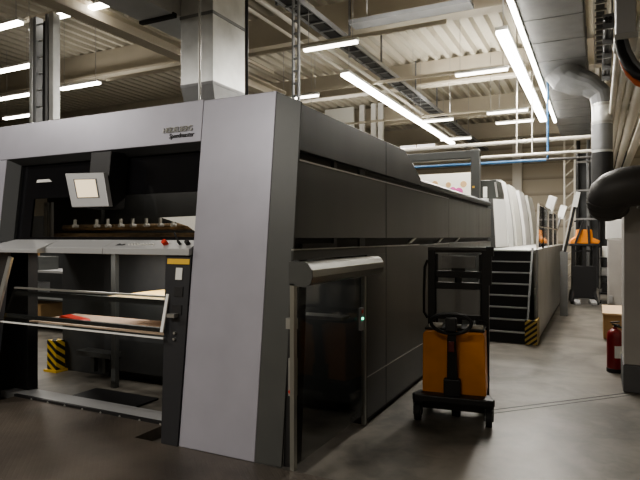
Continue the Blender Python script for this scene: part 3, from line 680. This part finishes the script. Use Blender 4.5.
# big dark duct elbow in front of the column top
pts = [(1.6, 7.0, 2.37), (1.2, 7.0, 2.37), (.8, 7.0, 2.37), (.5, 7.0, 2.365), (.36, 6.99, 2.36), (.25, 6.99, 2.345), (.17, 7.0, 2.315), (.12, 7.03, 2.27), (.10, 7.08, 2.21), (.11, 7.13, 2.15), (.12, 7.17, 2.11)]
t = thing('exhaust_hose', (.8, 7.0, 2.4), 'thick black exhaust hose with ribbed elbow in front of the column top', 'hose')
MB().tube(pts, [.22]*7 + [.225, .22, .21, .19], 24).build('hose_tube', 'hose', t, smooth=True)
for p, r in (((.115, 7.04, 2.255), .232), ((.10, 7.09, 2.205), .226), ((.11, 7.135, 2.15), .215), ((.12, 7.17, 2.11), .20)):
    d = Vector((.12, .6, -.78)).normalized(); p = Vector(p)
    MB().cyl(p - d*.012, p + d*.012, r, 28).build('rib', 'hose', t, smooth=True)
# the hose is clamped to the column
B(.4, .9, 7.2, 7.385, 2.12, 2.2).build('clamp', 'coverdark', t)

# ================================================================= OVERHEAD
# --- right duct with flanges, spiral elbow and drop
t = thing('ventilation_duct', (-.68, 13, 5.2), 'large grey rectangular duct running overhead along the aisle', 'duct')
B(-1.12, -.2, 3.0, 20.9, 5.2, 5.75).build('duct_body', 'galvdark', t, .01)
y = 3.6
while y < 20.8:
    MB().box(-1.13, -.19, y, y + .03, 5.192, 5.758).build('flange', 'galvdark', t); y += 1.15
for y in (5, 10, 15, 20): MB().box(-1.0, -.98, y, y + .02, 5.75, 7.14).box(-.34, -.32, y, y + .02, 5.75, 7.14).build('hanger', 'alu', t)
t = thing('duct_drop', (.03, 12.3, 4.3), 'round spiral duct drop with segmented elbow below the large duct', 'duct')
ep = [(-.62, 12.35, 5.19), (-.55, 12.35, 5.02), (-.36, 12.33, 4.90), (-.14, 12.3, 4.80), (.03, 12.3, 4.62), (.07, 12.3, 4.42)]
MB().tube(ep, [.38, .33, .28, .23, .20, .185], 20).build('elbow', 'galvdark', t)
MB().cyl((.07, 12.3, 4.42), (.07, 12.3, 3.45), .185, 20).build('spiral_pipe', 'galv', t, smooth=True)
for z in (4.36, 4.02): MB().cyl((.07, 12.3, z), (.07, 12.3, z + .04), .195, 20).build('clamp_ring', 'alu', t, smooth=True)
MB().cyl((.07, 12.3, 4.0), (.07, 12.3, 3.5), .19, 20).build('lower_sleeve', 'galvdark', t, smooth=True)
MB().cyl((.07, 12.3, 3.45), (.08, 12.3, 2.2), .20, 20).build('black_pipe', 'rubber', t, smooth=True)
# --- left duct
t = thing('supply_duct', (-4.9, 6.3, 3.2), 'shiny galvanised square duct dropping onto the press from a wide overhead box', 'duct')
B(-5.10, -4.56, 6.0, 6.75, 3.86, 4.78).build('riser', 'galv', t, .004)
B(-5.11, -4.55, 5.99, 6.76, 4.76, 4.80).build('flange', 'galvdark', t)
B(-5.10, -4.56, 6.0, 6.75, 4.80, 6.2).build('riser', 'galv', t, .004)
B(-5.105, -4.555, 5.995, 6.755, 3.83, 3.87).build('flange', 'galvdark', t)
MB().hexa([(-4.92, 6.12, 2.84), (-4.5, 6.12, 2.84), (-4.5, 6.7, 2.84), (-4.92, 6.7, 2.84)], [(-5.10, 6.0, 3.84), (-4.56, 6.0, 3.84), (-4.56, 6.75, 3.84), (-5.10, 6.75, 3.84)]).build('tapered_outlet', 'galvdark', t)
B(-5.7, -5.12, 3.2, 5.98, 4.8, 5.6).build('box_branch', 'galvbright', t)
B(-5.72, -5.115, 5.86, 7.0, 4.815, 5.6).build('box_branch', 'galvbright', t)
B(-5.71, -5.1, 5.85, 5.92, 4.76, 4.82).build('flange', 'groove', t)
B(-5.5, -5.45, 4.0, 4.05, 5.6, 7.14).build('hanger', 'alu', t)
# --- hanging rods, ladder, twin posts
def rod(nm, x, y, z0, z1, r, m, label): tag(MB().cyl((x, y, z0), (x, y, z1), r, 8).build(nm, m), label, 'rod')
rod('threaded_rod', -4.38, 5.5, 2.83, 7.14, .016, 'alu', 'pale threaded rod hanging in front of the galvanised duct')
rod('suspension_rod', -3.69, 5.5, 2.83, 7.14, .02, 'black', 'dark suspension rod just right of the galvanised duct')
t = thing('cable_ladder', (-3.03, 5.5, 2.83), 'narrow vertical cable ladder standing on the dark press hood', 'cable ladder')
for x in (-3.065, -2.995): B(x - .009, x + .009, 5.48, 5.52, 2.83, 6.3).build('side_rail', 'galvdark', t)
z = 2.95
while z < 6.3: B(-3.06, -3.0, 5.49, 5.51, z, z + .02).build('rung', 'galvdark', t); z += .14
t = thing('cable_ladder', (-7.05, 5.5, 2.4), 'wide twin galvanised cable ladder post left of the duct', 'cable ladder')
for x, w, m_ in ((-7.41, .035, 'galv'), (-7.33, .028, 'galvdark'), (-7.08, .025, 'galvdark'), (-6.98, .045, 'galv')): B(x - w, x + w, 5.44, 5.56, 2.4, 5.0).build('side_rail', m_, t, .006)
z = 2.5
while z < 5.0: MB().cyl((-7.31, 5.5, z), (-7.1, 5.5, z), .014, 6).build('rung', 'galv', t); z += .24
for x in (-7.14, -7.17): MB().tube([(x, 5.47, 2.4), (x + .02, 5.46, 2.8), (x, 5.47, 3.9), (x + .03, 5.46, 4.9)], .018, 6).build('cable', 'black', t)
# --- channel beam along Y on the left
t = thing('crane_rail', (-6.75, 6, 5.0), 'cream channel rail slanting over the left side toward the duct', 'rail')
MB().prism([(-6.86, 5.0), (-6.6, 5.0), (-6.6, 5.03), (-6.70, 5.05), (-6.70, 5.19), (-6.6, 5.21), (-6.6, 5.24), (-6.86, 5.24), (-6.86, 5.21), (-6.76, 5.19), (-6.76, 5.05), (-6.86, 5.03)], 'y', 1.5, 11.5).build('channel', 'beam', t)
for y in (4.0, 6.6, 9.4): B(-6.75, -6.71, y, y + .04, 5.24, 7.14).build('hanger', 'cream', t)
t = thing('crane_rail', (-6.2, 8, 5.8), 'thin cream rail with uprights above the channel rail', 'rail')
B(-6.93, -6.88, 4.0, 11.4, 5.66, 5.72).build('bar', 'beam', t)
mb = MB()
for y in (5.2, 6.8, 8.3): mb.box(-6.92, -6.89, y, y + .03, 5.24, 7.14)
mb.build('upright', 'beam', t)
# --- cable tray and white pipe along Y
t = thing('cable_tray', (-4.75, 12, 5.8), 'dark cable tray slanting over the middle of the hall', 'cable tray')
for x in (-4.95, -4.60): B(x - .012, x + .012, 7.1, 27, 5.84, 5.94).build('side_rail', 'galvdark', t)
y = 7.2
while y < 27: B(-4.94, -4.61, y, y + .04, 5.84, 5.86).build('rung', 'galvdark', t); y += .45
MB().box(-4.9, -4.68, 7.1, 27, 5.862, 5.90).build('cables', 'black', t)
for y in (8.3, 11.45, 13.5, 16.5, 19, 22): B(-4.98, -4.94, y, y + .05, 5.8, 7.14).build('hanger', 'galvdark', t)
o = MB().cyl((-5.1, 7.1, 5.78), (-5.1, 27.9, 5.78), .045, 10).build('ceiling_pipe', 'cream', None, smooth=True); tag(o, 'cream pipe running beside the dark cable tray', 'pipe')
o = MB().cyl((-5.35, 7.1, 5.7), (-5.35, 27.9, 5.7), .03, 8).build('ceiling_pipe', 'cream', None, smooth=True); tag(o, 'thinner cream pipe left of the cable tray pipe', 'pipe')
# --- ladder tray overhead on the right, tangle boxes, cream pipes, hoses
t = thing('cable_tray', (.05, 10, 5.6), 'ladder cable tray directly overhead right of the large duct', 'cable tray')
for x in (-.06, .14): B(x - .012, x + .012, 4, 14, 5.6, 5.7).build('side_rail', 'alu', t)
y = 4.1
while y < 14: B(-.06, .14, y, y + .05, 5.6, 5.63).build('rung', 'alu', t); y += .32
MB().box(-.03, .1, 4, 14, 5.66, 5.69).build('cables', 'black', t)
for y in (5, 8, 11): B(.13, .16, y, y + .04, 5.6, 7.14).build('hanger', 'alu', t)
for x, z, r, lb in ((.235, 4.2, .045, 'leftmost slim cream pipe of the bundle above the black hose'), (.335, 4.2, .045, 'second slim cream pipe of the bundle above the black hose'), (.445, 4.2, .05, 'third cream pipe of the bundle above the black hose'), (.60, 4.15, .09, 'thickest cream pipe of the bundle above the black hose'), (.86, 4.2, .10, 'cream pipe at the right border of the photo')):
    o = MB().cyl((x, 6.9 if x < .5 else 5.6, z), (x, 22, z), r, 14).build('wall_pipe', 'cream', None, smooth=True); tag(o, lb, 'pipe', 'cream pipes along the right wall')
t = thing('junction_box', (.25, 6.6, 3.82), 'grey overhead junction box above the orange hose', 'junction box')
B(.165, .345, 6.45, 6.9, 3.86, 4.5).build('case', 'shelf', t, .01)
B(.15, .36, 6.43, 6.92, 3.80, 3.86).build('flange', 'alu', t)
B(.24, .27, 6.6, 6.63, 4.5, 7.14).build('hanger', 'alu', t)
for nm, m_, dx, dz, r, lb in (('supply_hose', 'black', 0, 0, .045, 'thick black hose curving down from the junction box'), ('supply_hose', 'orangehose', .0, -.085, .026, 'orange hose curving beneath the black hose'), ('supply_hose', 'galvdark', .055, .03, .026, 'grey hose curving above the black hose')):
    o = MB().tube([(.195 + dx, 6.50, 3.83), (.20 + dx, 6.46, 3.76 + dz*.5), (.22 + dx, 6.40, 3.64 + dz), (.27 + dx, 6.34, 3.50 + dz), (.34 + dx, 6.28, 3.39 + dz), (.45 + dx, 6.24, 3.31 + dz), (.7 + dx, 6.2, 3.26 + dz), (1.3 + dx, 6.2, 3.24 + dz)], r, 10).build(nm, m_, None, smooth=True); tag(o, lb, 'hose', 'hoses by the junction box')
# dark rack of cables between drop and pipes
t = thing('cable_bundle', (.14, 10.5, 4.4), 'dark bundle of cables and brackets between ladder tray and cream pipes', 'cables')
for x in (.10, .15): MB().cyl((x, 8.5, 4.75), (x, 11.8, 4.75), .028, 8).build('cable', 'black', t)
for i in range(5): B(.06, .2, 8.6 + i*.7, 8.66 + i*.7, 4.65, 4.85).build('bracket', 'galvdark', t)
B(.18, .2, 9.4, 9.43, 4.8, 7.14).build('hanger', 'galvdark', t)
# --- pipes across the far aisle
def xpipe(x0, x1, y, z, r, m, lb): tag(MB().cyl((x0, y, z), (x1, y, z), r, 10).build('cross_pipe', m, None, smooth=True), lb, 'pipe', 'pipes crossing the far aisle')
xpipe(-9, .02, 13.2, 3.93, .045, 'cream', 'upper cream pipe crossing the aisle above the printing units')
xpipe(-5.2, .02, 13.0, 3.60, .035, 'cream', 'lower cream pipe crossing the aisle above the printing units')
xpipe(-5.0, -1.02, 13.2, 3.49, .035, 'blue', 'blue pipe crossing above the printing units')
xpipe(-1.1, .02, 13.4, 3.52, .03, 'hose', 'thin dark pipe crossing beneath the cream pipes')
for x, z1, m_, lb in ((-.98, 7.14, 'blue', 'blue drop pipe hanging to the cross pipes'), (-1.62, 7.14, 'cream', 'pale hanger of the upper cream cross pipe'), (-1.30, 7.14, 'cream', 'pale hanger of the lower cream cross pipe')):
    tag(MB().cyl((x, 13.12, 3.5 if m_ == 'blue' else 3.6), (x, 13.12, z1), .025 if m_ == 'blue' else .016, 8).build('drop_pipe', m_), lb, 'pipe')
# --- lattice and dark service racks behind the far truck
t = thing('service_riser', (-.7, 20.6, 0), 'white lattice service riser behind the leaning boom', 'riser')
for x in (-1.05, -.72): B(x - .03, x + .03, 21.2, 21.26, 0, 5.2).build('side_rail', 'cream', t)
mb = MB(); z = .3
while z < 5.1: mb.bar((-1.05, 21.23, z), (-.72, 21.23, z + .3), .03, .03); z += .4
mb.build('lattice', 'cream', t)
t = thing('service_rack', (.1, 22, 0), 'dark pipework rack in the far aisle above the lift truck', 'rack')
for x in (-.62, -.3, .05, .4): MB().cyl((x, 21.8, 0), (x, 21.8, 5.2), .06, 10).build('pipe', 'black' if x != -.3 else 'galvdark', t, smooth=True)
for z in (2.4, 3.4, 4.4): B(-.7, .6, 21.6, 21.7, z, z + .06).build('bracket', 'coverdark', t)
B(-.75, .9, 22.2, 22.3, 0, 4.8).build('back_plate', 'innerpanel', t)
# pale panel and posts behind the long light
tag(B(-10.2, -8.9, 21, 21.1, 5.6, 7.1).build('wall_board', 'paper'), 'pale pinkish board high up behind the long lamp', 'board')
for i, (x, lb) in enumerate(((-8.55, 'left white post behind the long lamp'), (-8.05, 'middle white post behind the long lamp'), (-7.75, 'right white post behind the long lamp'))):
    tag(B(x - .1, x + .1, 21, 21.15, 0, 7.14).build('support_post', 'white'), lb, 'post', 'white posts')
tag(B(-6.2, -5.85, 19, 19.2, 0, 4.7).build('white_cabinet_tower', 'white'), 'white slim tower standing behind the gantry arm', 'tower')

# ================================================================= LIGHTS (fixtures)
def fixture(loc, length, along, label, mt='tubelow', w=.1, zt=7.14):
    t = thing('ceiling_light', loc, label, 'lamp', 'linear ceiling lamps')
    h = length/2
    if along == 'x':
        L(MB().box(-h, h, -w/2, w/2, 0, .05), 'housing', 'white', parent=t, bevel=.006)
        L(MB().box(-h + .02, h - .02, -w/2 + .005, w/2 - .005, -.045, -.001), 'tube', mt, parent=t, bevel=.01)
        hp = [(-h*.8, 0), (h*.8, 0)]
    else:
        L(MB().box(-w/2, w/2, -h, h, 0, .06), 'housing', 'white', parent=t, bevel=.006)
        L(MB().box(-w/2 + .005, w/2 - .005, -h + .02, h - .02, -.06, -.001), 'tube', mt, parent=t, bevel=.015)
        hp = [(0, -h*.95), (0, 0), (0, h*.95)]
    mb = MB()
    for a, b in hp: mb.cyl((a, b, .05), (a, b, zt - loc[2]), .006, 5)
    L(mb, 'hanger', 'coverdark', parent=t)
    return t
fixture((-1.42, 13.5, 5.2), 7.9, 'y', 'long bright lamp running along the aisle beside the large duct', 'tube', .2)
fixture((-4.7, 15.4, 5.2), 9.6, 'y', 'long bright lamp running over the dark press', 'tube', .2)
t_ = fixture((-1.10, 12.6, 5.13), 9.6, 'y', 'thin lamp strip fixed along the lower edge of the large duct', 'tube', .08, 5.2)
first = fixture((-8.75, 5.8, 5.2), 1.25, 'x', 'bright lamp at the upper left border, nearest left of the ladder post', 'tube', .12)
G = 'linear ceiling lamps'
for loc, lb in (((-10.55, 7.34, 5.2), 'second lamp down at the left border beside the ladder post'),
                ((-12.65, 8.82, 5.2), 'third lamp down left of the ladder post'),
                ((-14.6, 10.33, 5.2), 'lowest lamp left of the ladder post, just above the press'),
                ((-10.4, 8.84, 5.2), 'lamp between the ladder post and the galvanised duct'),
                ((-6.85, 5.9, 5.2), 'lamp at the top border left of the galvanised duct')):
    dup(first, loc, lb, G)
second = fixture((-4.25, 8.97, 5.2), 1.08, 'x', 'short lamp right of the narrow cable ladder')
for loc, lb in (((-6.5, 11.95, 5.2), 'partly hidden lamp low behind the press hood near the narrow ladder'),
                ((-2.15, 11.78, 5.2), 'short lamp left of the long aisle lamp, highest of its column'),
                ((-2.2, 15.8, 5.2), 'short lamp left of the long aisle lamp, middle of its column'),
                ((-2.2, 17.3, 5.2), 'short lamp left of the long aisle lamp, lowest of its column'),
                ((-4.25, 16.1, 5.2), 'short lamp crossing behind the end of the long press lamp'),
                ((-4.4, 19.4, 5.2), 'short lamp beyond the end of the long press lamp'),
                ((-7.4, 13.5, 5.2), 'short lamp low behind the white posts')):
    dup(second, loc, lb, G)
# cream lighting trunking in each row
for i, (y, x0, x1, lb) in enumerate(((5.9, -12, -5.75, 'cream trunking in the row over the left side'), (8.97, -9.8, -2.2, 'cream trunking carrying the lamp right of the ladder'), (11.85, -9, -1.3, 'cream trunking over the middle of the press'), (15.8, -9, -1.3, 'cream trunking over the printing units'))):
    o = B(x0, x1, y + .06, y + .12, 5.27, 5.33).build('lighting_trunking', 'beam'); tag(o, lb, 'trunking', 'lighting trunking')
# heater strip panels on the roof between girders
o = tag(B(-4.3, -2.0, 9.9, 10.25, 5.9, 5.98).build('radiant_panel', 'galvdark'), 'grey radiant heating panel below the roof deck', 'heating panel')
for x in (-4.0, -2.3): B(x, x + .02, 10.06, 10.08, 5.98, 7.14).build('hanger', 'coverdark', o)

# ================================================================= LAMPS
def area(name, loc, sx, sy, power, col=(1, .95, .88), rot=(0, 0, 0)):
    d = bpy.data.lights.new(name, 'AREA'); d.shape = 'RECTANGLE'; d.size = sx; d.size_y = sy; d.energy = power; d.color = col
    o = bpy.data.objects.new(name, d); COL.objects.link(o); o.location = loc; o.rotation_euler = rot; return o
area('aisle_lamp_light', (-1.42, 13.5, 5.08), .2, 7.8, 260)
area('press_lamp_light', (-4.7, 15.4, 5.08), .2, 9.4, 200)
area('duct_lamp_light', (-1.10, 12.6, 5.04), .08, 9.2, 70)
for x, y, p in ((-8.45, 5.77, 60), (-10.5, 7.34, 40), (-10.4, 8.84, 40), (-4.25, 8.97, 45), (-2.15, 11.78, 40), (-2.2, 15.8, 40), (-12.6, 8.8, 40), (-14.6, 10.3, 40), (-14, 16, 60), (-9, 18, 80), (-2.2, 22.5, 130), (-5.5, 23, 130)):
    area('row_and_fill_light', (x, y, 5.1), 1.1, .1, p)  # farthest ones have no fixture, added to brighten the far wall
# lamps of the rows behind the viewer
for x, y, p in ((-5.0, -1.5, 190), (-8.6, 1.0, 150), (-1.6, -1.5, 80)):
    area('rear_row_lamp_light', (x, y, 5.1), 1.4, .12, p)
area('press_inner_fill_light', (-4.0, 4.6, 1.62), 2.6, .3, 20)  # added fill that brightens the press interior, no lamp known there
area('press_window_fill_light', (-3.6, 4.35, 2.5), 1.6, .06, 6)  # added fill to lighten the space behind the front window
for x, y, p in ((-2.5, 9.2, 60), (-12, 11, 18), (-3, 16, 80), (-8, 18, 60), (-4, 0, 30), (-1, 23, 60)):
    area('ceiling_fill_light', (x, y, 5.4), 3, .3, p, rot=(math.pi, 0, 0))  # upward fill added to brighten the roof deck, not fixtures
w = bpy.data.worlds.new('hall_air'); SC.world = w; w.use_nodes = True
w.node_tree.nodes['Background'].inputs[0].default_value = (1, .95, .88, 1); w.node_tree.nodes['Background'].inputs[1].default_value = .3

# ================================================================= CAMERA
cd = bpy.data.cameras.new('camera'); cam = bpy.data.objects.new('camera', cd); COL.objects.link(cam)
cam.location = (0, 0, 1.8); cam.rotation_euler = (math.radians(90), 0, math.radians(26.4))
cd.sensor_width = 36; cd.lens = 560/640*36; cd.shift_y = -3/640; cd.clip_start = .05
SC.camera = cam
SC.view_settings.view_transform = 'AgX'
SC.view_settings.look = 'AgX - Medium High Contrast'
SC.view_settings.exposure = 0.4
SC.cycles.use_denoising = True
SC.cycles.max_bounces = 6
SC.cycles.sample_clamp_indirect = 4
